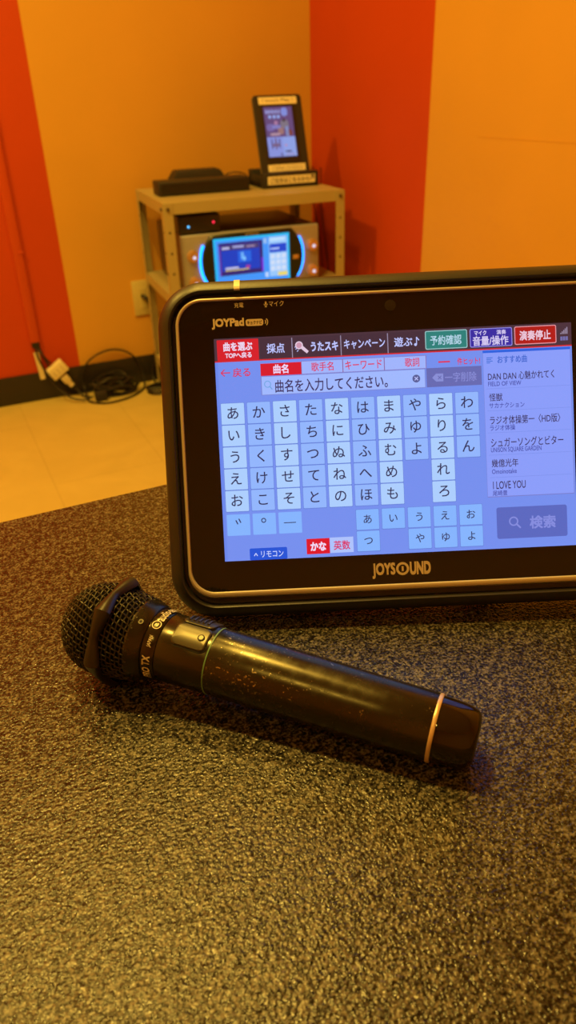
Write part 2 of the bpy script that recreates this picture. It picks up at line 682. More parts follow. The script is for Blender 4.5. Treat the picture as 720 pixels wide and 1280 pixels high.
# the lit panel
u = UI()
bmx = u.bm
pl = [L(0, 0, 0), L(0.2176, 0, 0), L(0.2176, -0.136, 0), L(0, -0.136, 0)]
pb = [p - Vector((0, 0, 0.0011)) for p in pl]
loft(bmx, [pb, pl], False, True, mi=u.mi(C_BG))
u.rect(0, 0, 1280, 84, C_BAR, 0.5)
u.rect(0, 79, 1280, 84, (205, 40, 50), 1)
for x in (279, 454, 622):
    u.rect(x - 1.5, 8, x + 1.5, 79, (150, 140, 170), 1)
u.rect(0, 84, 10, 800, (104, 136, 236), 0.6)
u.txt('一', 800, 116, 842, 122, C_REDT, 3)
u.txt('件ヒット!', 868, 107, 950, 133, C_REDT, 3, 0.02)
disp = u.done('display', tab, 'lit blue touch screen')

u = UI().rect(10, 5, 159, 79, C_REDB, 1.5, 3)
u.txt('曲を選ぶ', 33, 14, 137, 46, (235, 215, 240), 4, 0.035).txt('TOPへ戻る', 38, 50, 133, 71, (235, 215, 240), 4, 0.03)
u.done('menu_button', disp, 'red menu button')
UI().rect(164, 6, 275, 78, (66, 46, 60), 1.5).txt('採点', 188, 25, 252, 60, C_WHT, 4, 0.02).done('menu_button', disp)
u = UI().rect(284, 6, 450, 78, (66, 46, 60), 1.5).txt('うたスキ', 346, 26, 444, 60, C_WHT, 4, 0.035)
u.disc(304, 36, 14, (230, 205, 225), 3).disc(304, 36, 10, (205, 150, 175), 3.5)
u.poly([(309, 47), (316, 37), (338, 58), (331, 66)], (225, 200, 222), 3).line(291, 50, 296, 46, 3, C_WHT, 3).line(296, 58, 301, 53, 3, C_WHT, 3).line(288, 42, 292, 41, 3, C_WHT, 3)
u.done('menu_button', disp)
UI().rect(458, 6, 618, 78, (66, 46, 60), 1.5).txt('キャンペーン', 465, 24, 612, 58, C_WHT, 4, 0.02).done('menu_button', disp)
UI().rect(626, 6, 752, 78, (66, 46, 60), 1.5).txt('遊ぶ', 645, 24, 710, 58, C_WHT, 4, 0.02).disc(721, 53, 5, C_WHT).line(725, 53, 725, 26, 3, C_WHT).line(725, 27, 734, 38, 4, C_WHT).done('menu_button', disp)
UI().rect(756, 7, 907, 73, (150, 196, 200), 1.5, 6).rect(759, 10, 904, 70, (38, 128, 122), 2, 4).txt('予約確認', 774, 24, 886, 59, (180, 215, 235), 4, 0.015).done('menu_button', disp, 'green menu button')
UI().rect(916, 7, 1068, 73, (140, 135, 225), 1.5, 6).rect(919, 10, 1065, 70, (52, 44, 160), 2, 4).txt('マイク', 932, 14, 976, 31, (215, 205, 245), 4, 0.03).txt('演奏', 1012, 14, 1046, 31, (215, 205, 245), 4, 0.02).txt('音量/操作', 926, 34, 1054, 68, (215, 205, 245), 4, 0.02).done('menu_button', disp, 'violet menu button')
UI().rect(1076, 6, 1226, 71, (228, 150, 160), 1.5, 6).rect(1079, 9, 1223, 68, (176, 28, 26), 2, 4).txt('演奏停止', 1094, 22, 1206, 57, (235, 200, 220), 4, 0.03).done('menu_button', disp, 'red stop button')
u = UI()
for k in range(5):
    u.rect(1240 + k * 5.6, 36 - k * 5, 1244 + k * 5.6, 40, (150, 135, 160), 2)
for k in range(3):
    u.rect(1240 + k * 9.5, 49, 1248 + k * 9.5, 63, (112, 108, 168), 2)
u.done('signal_icon', disp)
UI().txt('戻る', 62, 106, 125, 138, C_REDT, 3, 0.015).line(20, 122, 53, 122, 4, C_REDT).line(20, 122, 33, 110, 4, C_REDT).line(20, 122, 33, 134, 4, C_REDT).done('back_button', disp)
UI().rect(162, 95, 308, 139, (214, 26, 46), 1).txt('曲名', 208, 100, 262, 133, (235, 215, 250), 4, 0.03).done('tab', disp, 'red selected tab')
for x0, x1, s_, a, c in ((310, 456, '歌手名', 344, 424), (459, 605, 'キーワード', 466, 597), (608, 755, '歌詞', 680, 732)):
    UI().rect(x0 - 2, 93, x1 + 2, 139, (140, 95, 150), 0.8).rect(x0, 94, x1, 138, (158, 180, 252), 1).txt(s_, a, 99, c, 131, C_REDT, 4, 0.012).done('tab', disp)
u = UI().rect(161, 140, 752, 208, (120, 130, 205), 0.8).rect(164, 142, 750, 206, (158, 184, 254), 1)
u.ringp(185, 169, 9.5, 12.5, (110, 165, 225)).line(193, 178, 201, 188, 4, (110, 165, 225))
u.txt('曲名を入力してください。', 212, 155, 616, 201, (56, 44, 92), 4, 0.012)
u.disc(719, 174, 14, (84, 92, 150)).line(713, 168, 725, 180, 3, C_WHT, 4).line(725, 168, 713, 180, 3, C_WHT, 4)
u.done('search_field', disp)
u = UI().rect(756, 139, 954, 207, (100, 106, 178), 1)
u.poly([(776, 174), (790, 160), (816, 160), (816, 188), (790, 188)], (134, 142, 214), 2).line(797, 168, 809, 180, 3, (100, 106, 178), 3).line(809, 168, 797, 180, 3, (100, 106, 178), 3)
u.txt('一字削除', 822, 158, 935, 192, (132, 138, 212), 3).done('delete_button', disp, 'greyed out button')

COLS = ['あいうえお', 'かきくけこ', 'さしすせそ', 'たちつてと', 'なにぬねの', 'はひふへほ', 'まみむめも', 'や ゆ よ', 'らりるれろ', 'わをん']
COLS[7] = 'やゆよ'
KX = lambda i: 13.5 + 93.6 * i
T_L, T_D, T_S = (170, 206, 254), (144, 182, 253), (130, 180, 254)


def key(x, y, wd, ht, ch, tile, sz):
    un = UI().rect(x - 1.5, y - 1.5, x + wd + 1.5, y + ht + 2.5, (98, 128, 216), 0.8, 3).rect(x, y, x + wd, y + ht, tile, 1.5, 3)
    vs, _ = glyphs(ch, 0.0)
    hh = (max(v[1] for v in vs) - min(v[1] for v in vs))
    ww = (max(v[0] for v in vs) - min(v[0] for v in vs))
    by = (max(v[1] for v in vs) + min(v[1] for v in vs)) / 2 - 0.33
    bx_ = 0
    cx, cy = x + wd / 2 + bx_, y + ht / 2 - by * sz
    un.txt(ch, cx - ww * sz / 2, cy - hh * sz / 2, cx + ww * sz / 2, cy + hh * sz / 2, C_INK, 3, 0.006)
    return un.done('letter_key', disp)


for i, cs in enumerate(COLS):
    for j, ch in enumerate(cs):
        key(KX(i), 231 + 78.6 * j, 83, 75, ch, T_L if i % 2 == 0 else T_D, 50)
for i, ch in enumerate('゛゜ー'):
    vs, _ = glyphs(ch, 0.0)
    un = UI().rect(KX(i) + 0.5, 631, KX(i) + 84, 708, T_S, 1.5, 3)
    if ch == '゛':
        un.line(KX(i) + 33, 652, KX(i) + 40, 667, 4, C_INK, 3).line(KX(i) + 44, 647, KX(i) + 51, 662, 4, C_INK, 3)
    elif ch == '゜':
        un.ringp(KX(i) + 40, 657, 5.5, 9, C_INK)
    else:
        un.rect(KX(i) + 19, 668, KX(i) + 63, 671, C_INK, 3)
    un.done('letter_key', disp)
for row, cs in enumerate(('あいうえお', 'つ やゆよ')):
    for i, ch in enumerate(cs):
        if ch != ' ':
            key(KX(5 + i) + 0.5, 635 + 78 * row, 82, 73, ch, T_S, 37)
UI().rect(298, 732, 382, 788, (220, 20, 44), 1.5).txt('かな', 312, 744, 369, 777, (240, 220, 250), 4, 0.04).done('toggle_button', disp, 'red toggle button')
UI().rect(383, 731, 468, 787, (172, 194, 252), 1.5).txt('英数', 396, 743, 456, 777, (214, 56, 110), 4, 0.02).done('toggle_button', disp, 'pale toggle button')
u = UI().rect(91, 757, 227, 800, (22, 84, 214), 1.5, 5).txt('リモコン', 132, 768, 213, 791, (200, 212, 255), 4, 0.012)
u.line(107, 785, 113, 775, 3, (200, 212, 255)).line(113, 775, 119, 785, 3, (200, 212, 255)).done('remote_button', disp, 'blue on-screen button')
u = UI().rect(960, 86, 1275, 613, (118, 126, 206), 0.8).rect(961, 87, 1273, 610, C_LIST, 1).rect(960, 86, 1274, 95, (36, 98, 222), 2)
for k in range(4):
    u.rect(973, 111 + k * 6, (995, 990, 995, 986)[k], 114 + k * 6, (62, 112, 214), 2)
u.txt('おすすめ曲', 1012, 107, 1118, 134, (62, 104, 208), 3, 0.02)
TI, TA = (52, 42, 84), (62, 70, 160)
for s_, bx_, s2, bx2 in (('DAN DAN 心魅かれてく', (976, 164, 1214, 194), 'FIELD OF VIEW', (976, 198, 1095, 214)), ('怪獣', (978, 240, 1026, 268), 'サカナクション', (977, 274, 1104, 293)),
                         ('ラジオ体操第一〈HD版〉', (978, 321, 1231, 352), 'ラジオ体操', (977, 353, 1068, 374)), ('シュガーソングとビター', (979, 400, 1240, 433), 'UNISON SQUARE GARDEN', (978, 434, 1160, 454)),
                         ('幾億光年', (979, 476, 1075, 505), 'Omoinotake', (979, 512, 1068, 529)), ('I LOVE YOU', (981, 556, 1099, 584), '尾崎豊', (979, 589, 1032, 608))):
    u.txt(s_, *bx_, TI, 3, 0.008).txt(s2, *bx2, TA, 3, 0.008)
for y in (222, 301, 380, 460, 541):
    u.rect(970, y, 1270, y + 1.5, (120, 142, 232), 1.5)
u.done('song_list', disp)
u = UI().rect(990, 651, 1245, 765, (86, 104, 192), 1.5, 8).txt('検索', 1109, 686, 1203, 733, (130, 140, 222), 3, 0.03)
u.ringp(1051, 703, 12, 17, (130, 140, 222)).line(1062, 714, 1076, 728, 6, (130, 140, 222)).done('search_button', disp, 'greyed out search button')

# printing on the bezel


def bz(bm, s, box, bold=0.02):
    text(bm, s, (box[0] * PXU, -box[3] * PXU, box[2] * PXU, -box[1] * PXU), ZG + 0.00006, 0, bold, xf=lambda p: L(p.x, p.y, p.z))


def bline(bm, x0, y0, x1, y1, wd, mi=0, z=ZG + 0.00006):
    d = Vector((x1 - x0, y1 - y0)).normalized()
    nx, ny = -d.y * wd / 2, d.x * wd / 2
    quad(bm, [L(x * PXU, -y * PXU, z) for x, y in ((x0 + nx, y0 + ny), (x1 + nx, y1 + ny), (x1 - nx, y1 - ny), (x0 - nx, y0 - ny))], mi)


def arc(bm, x, y, r, a0, a1, wd, n=10):
    for k in range(n):
        p, q = a0 + (a1 - a0) * k / n, a0 + (a1 - a0) * (k + 1) / n
        quad(bm, [L((x + rr_ * math.cos(t_)) * PXU, -(y + rr_ * math.sin(t_)) * PXU, ZG + 0.00006) for rr_, t_ in ((r - wd / 2, p), (r + wd / 2, p), (r + wd / 2, q), (r - wd / 2, q))])


bm = BM()
bz(bm, 'JOYPad', (-5, -73, 111, -35), 0.045)
# outlined pill with the reading, cut as a solid pill with dark letters
patch(bm, 117, 180, 42, 66, 8, 0, 0, xf=lambda p: L(p.x * PXU, p.y * PXU, ZG + 0.00005))
text(bm, 'キョクナビ', (122, 47, 175, 61), ZG + 0.00010, 1, 0.02, xf=lambda p: L(p.x * PXU, p.y * PXU, p.z))
for k in range(2):
    arc(bm, 181, -54, 8 + 7 * k, -0.85, 0.85, 3)
obj('product_lettering', bm, [M_PRINT, M_GROOVE], tab, smooth=0)
bm = BM()
bz(bm, '充電', (79, -127, 112, -109), 0.0)
bz(bm, 'マイク', (203, -127, 256, -108), 0.0)
patch(bm, 189, 195, 115, 127, 3, 0, 0, xf=lambda p: L(p.x * PXU, p.y * PXU, ZG + 0.00005))
arc(bm, 192, -118, 6.5, 0, PI, 1.6)
bline(bm, 192, -111.5, 192, -107, 1.8)
bline(bm, 188, -107, 196, -107, 1.8)
obj('port_lettering', bm, M_PRINT, tab, smooth=0)
bm = BM()
bz(bm, 'JOYS', (533, 833, 617, 890), 0.04)
bz(bm, 'UND', (670, 833, 746, 881), 0.05)
arc(bm, 643.5, 857, 19.5, 0, 2 * PI, 8.5, 28)
bline(bm, 643.5, 848, 643.5, 866, 7)
obj('maker_lettering', bm, M_PRINT, tab, smooth=0)

# ------------------------------------------------------------------ microphone
TZR = TZ - CAM.z
zc = RF


def on_plane(px, py, z):
    d = RX * (px - 360) + RD * (py - 640) + RF * 940.0
    return CAM + d * ((z - CAM.z) / d.z)


hA, hG = 0.0170, 0.0245
PA, PG = Vector((-1.1140, -2.3348, TZ + hA)), Vector((-1.1966, -2.2459, TZ + hG))
axm = (PA - PG).normalized()
zz = (Vector((0, 0, 1)) - axm * axm.z).normalized()
yy = zz.cross(axm)
mm = Matrix.Translation(PG) @ Matrix((axm, yy, zz)).transposed().to_4x4()
mic = thing('microphone', 'black handheld karaoke microphone with a worn handle, lying in front of the tablet', 'microphone', matrix=mm)


def onaxis(tt, th, r):
    return Vector((tt, -r * math.sin(th), r * math.cos(th)))


# foam core under the mesh
core = [(-0.0925, 0.001), (-0.0915, 0.006), (-0.088, 0.0125), (-0.082, 0.0185), (-0.074, 0.0228), (-0.066, 0.0243), (-0.058, 0.0240), (-0.050, 0.0226), (-0.043, 0.0212)]
bm = BM()
lathe(bm, core, 40)
grille = obj('grille', fixn(bm), M_FOAM, mic)


def rad(tt):
    if tt < -0.068:
        return math.sqrt(max(0.0, 0.0258 ** 2 - (tt + 0.0688) ** 2))
    k = (tt + 0.068) / 0.025
    return 0.0258 - 0.0030 * k ** 1.4


bm = BM()
NW, NS = 46, 56
arcs = []
tt0, tt1 = -0.0942, -0.0432
# equal steps along the profile
prof = []
for k in range(400):
    q = tt0 + (tt1 - tt0) * (k / 399) ** 1.6
    prof.append((q, rad(q)))
ln = [0.0]
for k in range(1, 400):
    ln.append(ln[-1] + math.hypot(prof[k][0] - prof[k - 1][0], prof[k][1] - prof[k - 1][1]))


def at_len(s_):
    lo, hi = 0, 399
    while hi - lo > 1:
        md = (lo + hi) // 2
        if ln[md] <= s_:
            lo = md
        else:
            hi = md
    f = (s_ - ln[lo]) / max(ln[hi] - ln[lo], 1e-9)
    return (prof[lo][0] + f * (prof[hi][0] - prof[lo][0]), prof[lo][1] + f * (prof[hi][1] - prof[lo][1]))


LT = ln[-1]
NR = 24
for k in range(NW):                                          # wires running tip to collar, weaving over and under the hoops
    pts = []
    first = 2.0 if k % 2 == 0 else 5.0
    for j in range(int(first * 4), NR * 4 + 1):
        s_ = LT * j / (NR * 4)
        tt, r_ = at_len(s_)
        wv = 0.00042 * math.cos(PI * (j / 4.0 + k))
        pts.append(onaxis(tt, 2 * PI * k / NW + 0.35 * math.sin(0) + 0.9 * s_ / LT, max(r_ + wv, 0.0003)))
    tube(bm, pts, 0.00042, 5)
for j in range(1, NR):                                       # hoops
    s_ = LT * (j + 0.5) / NR
    tt, r_ = at_len(s_)
    n_ = NW * 4
    pts = []
    for k in range(n_):
        wv = -0.00042 * math.cos(PI * (j + 0.5 + 0.0)) * 0 + 0.00040 * math.cos(PI * (k / 4.0 + j + 1)) * (1 if r_ > 0.010 else 0)
        pts.append(onaxis(tt, 2 * PI * k / n_ + 0.9 * s_ / LT, r_ + wv))
    tube(bm, pts, 0.00042, 5, closed=True)
wire = obj('wire_mesh', bm, M_WIRE, grille)


def hexr(th, R_in, soft=0.55):
    a = (th - PI) % (PI / 3)
    if a > PI / 6:
        a -= PI / 3
    rh = R_in / math.cos(a)
    return rh * (1 - soft * 0.5) + soft * 0.5 * min(rh, R_in * 1.06)


bm = BM()
NH = 96
hl = []
for dt, ri in ((-0.0042, 0.0250), (-0.0036, 0.0268), (-0.0020, 0.0281), (0.0, 0.0284), (0.0020, 0.0279), (0.0032, 0.0268), (0.0036, 0.0250)):
    lp = []
    for k in range(NH):
        th = 2 * PI * k / NH
        rr_ = hexr(th, ri)
        a = (th - PI) % (PI / 3)
        crn = 1 - abs(a - PI / 6) / (PI / 6)
        lp.append(onaxis(-0.0622 + dt * (0.70 + 0.55 * crn) + 0.0016 * crn, th, rr_))
    hl.append(lp)
loft(bm, hl, ring=True)
obj('anti_roll_ring', fixn(bm), M_MRING, mic)
bm = BM()
lathe(bm, [(-0.0462, 0.0215), (-0.0458, 0.0232), (-0.0445, 0.0236), (-0.0400, 0.0220), (-0.0375, 0.0209), (-0.0370, 0.0202), (-0.0366, 0.0190)], 64)
obj('collar', fixn(bm), M_MBLK, mic)
for th in (0.40, 2.5, 4.6):
    bm = BM()
    cyl(bm, onaxis(-0.0407, th, 0.0205), onaxis(-0.0407, th, 0.0227), 0.0015, n=16, mi=0)
    cyl(bm, onaxis(-0.0407, th, 0.0220), onaxis(-0.0407, th, 0.02275), 0.0008, n=12, mi=1)
    obj('screw', bm, [M_GREYM, M_HOLE], mic)
bm = BM()
lathe(bm, [(-0.0369, 0.0190), (-0.0368, 0.0197), (-0.0362, 0.0199), (-0.0298, 0.0194), (-0.0292, 0.0191), (-0.0290, 0.0186)], 64)
lr = obj('lettered_ring', fixn(bm), mat('polished_black_ring', (0.07, 0.06, 0.04), 0.16, 0.85), mic)
bm = BM()


def wrap(s_, th0, th1, t0, t1, bold, mi=0):
    """letters wrapped round the ring: reading direction th0 to th1, tops towards the grille"""
    def xf(p):
        th = th0 + (th1 - th0) * p.x
        tt = t0 + (t1 - t0) * p.y
        return onaxis(tt, th, 0.01972 + (-tt - 0.0298) * 0.075 + 0.00006)
    text(bm, s_, (0, 0, 1, 1), 0, mi, bold, xf=xf)


rd = math.radians
wrap('PRO TX', rd(112), rd(68), -0.0306, -0.0352, 0.03)
wrap('JAPAN', rd(54), rd(36), -0.0312, -0.0338, 0.02)
wrap('audio-technica', rd(8), rd(-62), -0.0303, -0.0352, 0.02)
for r0, r1 in ((0.0022, 0.0026),):
    for k in range(24):
        a, c = 2 * PI * k / 24, 2 * PI * (k + 1) / 24
        q = []
        for r_, g in ((r0, a), (r1, a), (r1, c), (r0, c)):
            tt = -0.0328 + r_ * math.cos(g)
            q.append(onaxis(tt, rd(17) + r_ * math.sin(g) / 0.0197, 0.01972 + (-tt - 0.0298) * 0.075 + 0.00006))
        quad(bm, q)
wrap('a', rd(20), rd(14), -0.0318, -0.0338, 0.03)
obj('ring_lettering', fixn(bm), M_PRINT, lr, smooth=0)
bm = BM()
lathe(bm, [(-0.0291, 0.0180), (-0.0290, 0.0187), (-0.0285, 0.0190), (-0.0100, 0.01865), (-0.0006, 0.01835), (-0.0003, 0.0178)], 72)
obj('body', fixn(bm), M_MBLK, mic)


def cpatch(bm, t0, t1, th0, th1, r, h, rc=0.003, n=8, mi=0, dip=0.0):
    """raised rounded patch lying on the barrel"""
    arcw = abs(th1 - th0) * r
    lo = rr(t0, t1, 0, arcw, rc, 0, n)

    def ring(ins, hh):
        cx, cy = (t0 + t1) / 2, arcw / 2
        out = []
        for p in lo:
            sx_ = 1 - 2 * ins / (t1 - t0)
            sy_ = 1 - 2 * ins / arcw
            x, y = cx + (p.x - cx) * sx_, cy + (p.y - cy) * sy_
            out.append(onaxis(x, th0 + (th1 - th0) * y / arcw, r + hh))
        return out
    loops = [ring(0, -0.0012), ring(0, h - 0.0003), ring(0.0004, h)]
    for k in range(1, 9):
        loops.append(ring(0.0004 + (min(t1 - t0, arcw) / 2 - 0.0006) * k / 8, h - dip))
    loft(bm, loops, False, True, mi=mi)


bm = BM()
cpatch(bm, -0.0232, -0.0012, rd(-66), rd(42), 0.0186, 0.00025, 0.004)
sw = obj('switch_recess', fixn(bm), M_GROOVE, mic)
bm = BM()
cpatch(bm, -0.0222, -0.0022, rd(-4), rd(38), 0.0186, 0.0011, 0.003)
obj('switch_plate', fixn(bm), M_GREYM, sw)
bm = BM()
cyl(bm, onaxis(-0.0062, rd(17), 0.0190), onaxis(-0.0062, rd(17), 0.0199), 0.0020, n=20, mi=1)
cyl(bm, onaxis(-0.0062, rd(17), 0.0195), onaxis(-0.0062, rd(17), 0.0202), 0.0013, n=20, mi=0)
obj('plate_screw', bm, [M_GREYM, M_HOLE], sw)
bm = BM()
cpatch(bm, -0.0215, -0.0030, rd(-56), rd(-7), 0.0186, 0.0012, 0.003)
for k in range(5):
    a = -0.0195 + k * 0.0028
    pts = [onaxis(a + 0.0010 * (g / 8.0), rd(-50 + 36 * g / 8.0), 0.0199) for g in range(9)]
    tube(bm, pts, 0.00075, 8)
obj('slide_switch', fixn(bm), M_GREYM, sw)
bm = BM()
lathe(bm, [(-0.0004, 0.0176), (-0.0004, 0.01845), (0.0003, 0.01845), (0.0003, 0.0176)], 72)
obj('green_band', fixn(bm), M_GREEN, mic)
bm = BM()
lathe(bm, [(0.0002, 0.0176), (0.0003, 0.0182), (0.0012, 0.0184), (0.03, 0.0181), (0.06, 0.0178), (0.09, 0.0174), (0.1180, 0.0171), (0.1186, 0.0168)], 96)
obj('handle', fixn(bm), M_HANDLE, mic)
bm = BM()
lathe(bm, [(0.1185, 0.0160), (0.1186, 0.01705), (0.1190, 0.01725), (0.1202, 0.01725), (0.1206, 0.01705), (0.1207, 0.0155)], 72)
obj('pale_band', fixn(bm), M_GOLD, mic)
bm = BM()
lathe(bm, [(0.1205, 0.0150), (0.1206, 0.0163), (0.1215, 0.0164), (0.1300, 0.0160), (0.1345, 0.0155), (0.1378, 0.0145), (0.1398, 0.0128), (0.1406, 0.0105), (0.1408, 0.006), (0.1408, 0.001)], 64)
obj('end_cap', fixn(bm), M_CAP, mic)

# ------------------------------------------------------------------ shelf rack in the corner
RO = Vector((-0.6718, -0.4318, 0.0))
RA = math.radians(-4.5)
RU = Vector((math.cos(RA), math.sin(RA), 0))
RV = Vector((-math.sin(RA), math.cos(RA), 0))


def rk(u_, v_, z_=0.0):
    return RO + RU * u_ + RV * v_ + Vector((0, 0, z_))


RW, RDp, RH = 0.541, 0.386, 0.636
rack = thing('shelf_rack', 'ivory slotted angle steel rack standing in the red and yellow corner', 'rack', RO, RA)


def angle_leg(x, y, sx_, sy_):
    bm = BM()
    w_, th_ = 0.027, 0.0018
    pts = [(0, 0), (w_, 0), (w_, th_), (th_, th_), (th_, w_), (0, w_)]
    lp = [Vector((x + sx_ * a, y + sy_ * c, 0)) for a, c in pts]
    loft(bm, [lp, [p + Vector((0, 0, RH - 0.001)) for p in lp]], True, True, mi=0)
    fixn(bm)
    for k in range(10):
        zh = 0.06 + k * 0.0555
        if abs(zh - 0.39) < 0.02 or zh > 0.60:
            continue
        xx, yv = x + sx_ * w_ * 0.5, y - sy_ * 0.0003
        cyl(bm, (xx, yv, zh), (xx, yv + sy_ * 0.0005, zh), 0.0032, n=12, mi=1)
        xx = x - sx_ * 0.0003
        cyl(bm, (xx, y + sy_ * w_ * 0.5, zh), (xx + sx_ * 0.0005, y + sy_ * w_ * 0.5, zh), 0.0032, n=12, mi=1)
    return obj('leg', bm, [M_IVORY, M_HOLE], rack)


for x, y, a, c in ((0, 0, 1, 1), (RW, 0, -1, 1), (0, RDp, 1, -1), (RW, RDp, -1, -1)):
    angle_leg(x, y, a, c)


def shelf(zt, hgt=0.030):
    bm = BM()
    x0, x1, y0, y1 = 0.002, RW - 0.002, 0.002, RDp - 0.002
    bbox(bm, (x0, y0, zt - 0.0015), (x1, y1, zt), 0.0005, 1)
    bbox(bm, (x0, y0, zt - hgt), (x1, y0 + 0.0015, zt - 0.001))
    bbox(bm, (x0, y1 - 0.0015, zt - hgt), (x1, y1, zt - 0.001))
    bbox(bm, (x0, y0, zt - hgt), (x0 + 0.0015, y1, zt - 0.001))
    bbox(bm, (x1 - 0.0015, y0, zt - hgt), (x1, y1, zt - 0.001))
    return obj('shelf', bm, M_IVORY, rack)


ZS = 0.385
for zt in (RH, ZS, 0.11):
    shelf(zt)
    for x, sx_ in ((0, 1), (RW, -1)):
        bm = BM()
        cyl(bm, (x + sx_ * 0.0135, -0.004, zt - 0.016), (x + sx_ * 0.0135, 0.001, zt - 0.016), 0.0052, n=6)
        obj('bolt', bm, M_BOLT, rack)
        bm = BM()
        cyl(bm, (x - sx_ * 0.005, 0.014, zt - 0.016), (x + sx_ * 0.001, 0.014, zt - 0.016), 0.0052, n=6)
        obj('bolt', bm, M_BOLT, rack)

# ------------------------------------------------------------------ karaoke machine on the middle shelf
UX0, UX1, UY, UZ0, UZ1 = 0.044, 0.463, 0.012, ZS, 0.5455
kar = thing('karaoke_machine', 'silver karaoke machine with a glowing cyan screen, on the middle shelf of the rack', 'karaoke machine', rk((UX0 + UX1) / 2, UY + 0.15, ZS + 0.0006), RA)
ku, kv = (UX0 + UX1) / 2, UY + 0.15


def K(x, y, z):
    return Vector((x - ku, y - kv, z - ZS))


bm = BM()
bbox(bm, K(UX0 + 0.004, UY + 0.012, UZ0 + 0.008), K(UX1 - 0.004, UY + 0.33, UZ1), 0.003)
obj('chassis', bm, M_UNITTOP, kar)
bm = BM()
bbox(bm, K(UX0, UY, UZ0 + 0.006), K(UX1, UY + 0.02, UZ1 + 0.001), 0.005, 3)
obj('front_panel', bm, M_SILV, kar)
for x in (UX0 + 0.03, UX1 - 0.03):
    for y in (UY + 0.03, UY + 0.30):
        bm = BM()
        cyl(bm, K(x, y, UZ0), K(x, y, UZ0 + 0.009), 0.012, n=16)
        obj('foot', bm, M_BLKM, kar)
# dark control fascia with bowed ends
OX0, OX1, OZ0, OZ1 = 0.098, 0.407, UZ0 + 0.004, 0.5425


def bow(ins, y):
    out = []
    n_ = 10
    x0, x1, z0, z1 = OX0 + ins, OX1 - ins, OZ0 + ins, OZ1 - ins
    hz = (z1 - z0) / 2
    zc_ = (z0 + z1) / 2
    for k in range(n_ + 1):
        g = -1 + 2 * k / n_
        out.append(K(x1 - 0.034 * abs(g) ** 2.4, y, zc_ + hz * g))
    for k in range(n_ + 1):
        g = 1 - 2 * k / n_
        out.append(K(x0 + 0.034 * abs(g) ** 2.4, y, zc_ + hz * g))
    return out


bm = BM()
loft(bm, [bow(0, UY + 0.004), bow(0, UY - 0.008), bow(0.003, UY - 0.011)], False, True)
fas = obj('control_fascia', fixn(bm), mat('teal_black_fascia', (0.010, 0.020, 0.022), 0.3), kar)
YF = UY - 0.0113
em_bm = {}


def kpanel(name, parent, items, label=None):
    """flat screen content on the fascia: (x0, z0, x1, z1, rgb, strength, layer)"""
    bm = BM()
    ms = []
    for x0, z0, x1, z1, rgb, st, lay in items:
        m = em(rgb, st)
        if m not in ms:
            ms.append(m)
        y = YF - lay * 0.0002
        quad(bm, [K(x0, y, z0), K(x1, y, z0), K(x1, y, z1), K(x0, y, z1)], ms.index(m))
    o = obj(name, bm, ms, parent, smooth=0)
    if label:
        o['label'] = label
    return o


SX0, SX1, SZ0, SZ1 = 0.134, 0.364, 0.400, 0.5315
items = [(SX0, SZ0, SX1, SZ1, (20, 190, 245), 1.0, 1), (SX0 + 0.006, SZ0, SX1 - 0.006, SZ1 - 0.006, (60, 150, 250), 1.0, 1.5),
         (0.148, 0.4275, 0.281, 0.5185, (48, 34, 110), 1.0, 2), (0.155, 0.4400, 0.272, 0.5130, (14, 62, 190), 1.0, 3), (0.156, 0.498, 0.270, 0.512, (70, 60, 110), 1.0, 4),
         (0.158, 0.501, 0.180, 0.507, (190, 190, 235), 1.0, 5), (0.190, 0.503, 0.224, 0.509, (160, 165, 220), 1.0, 5), (0.232, 0.502, 0.258, 0.507, (150, 130, 170), 1.0, 5),
         (0.205, 0.462, 0.245, 0.493, (24, 100, 225), 1.0, 4), (0.214, 0.470, 0.222, 0.490, (110, 180, 250), 1.0, 5), (0.220, 0.466, 0.228, 0.478, (120, 190, 250), 1.0, 5),
         (0.165, 0.446, 0.205, 0.4505, (205, 205, 235), 1.0, 5), (0.165, 0.4400, 0.236, 0.4435, (210, 190, 110), 1.0, 5), (0.228, 0.444, 0.240, 0.452, (170, 60, 150), 1.0, 5),
         (0.276, 0.430, 0.282, 0.470, (120, 40, 220), 1.0, 3), (0.149, 0.428, 0.153, 0.512, (110, 60, 190), 1.0, 3),
         (0.286, 0.412, 0.296, 0.426, (190, 215, 255), 1.0, 3), (0.284, 0.507, 0.294, 0.522, (150, 190, 240), 1.0, 3),
         (0.300, 0.412, 0.357, 0.524, (150, 200, 252), 1.0, 2), (0.304, 0.512, 0.350, 0.520, (190, 225, 255), 1.0, 3),
         (0.302, 0.480, 0.355, 0.504, (12, 70, 205), 1.0, 3), (0.306, 0.488, 0.332, 0.493, (170, 195, 250), 1.0, 4), (0.326, 0.412, 0.356, 0.4235, (235, 215, 110), 1.0, 4)]
for r_ in range(3):
    for c_ in range(3):
        items.append((0.304 + c_ * 0.0172, 0.428 + r_ * 0.0170, 0.318 + c_ * 0.0172, 0.4415 + r_ * 0.0170, (205, 222, 250), 1.0, 3))
scr = kpanel('screen', fas, items, 'glowing cyan and blue screen')
bm = BM()
text(bm, 'JOYSOUND', (0.230, 0.5345, 0.272, 0.5395), 0, 0, 0.03, xf=lambda p: K(p.x, YF - 0.0002, p.y))
obj('maker_lettering', bm, M_LABEL, fas, smooth=0)
bm = BM()
bbox(bm, K(0.375, YF - 0.001, 0.455), K(0.393, YF + 0.002, 0.467), 0.001)
obj('amber_button', bm, M_BRASS, fas)
bm = BM()
bbox(bm, K(0.108, YF - 0.001, 0.441), K(0.126, YF + 0.002, 0.451), 0.002)
obj('button', bm, M_BLKP, fas)
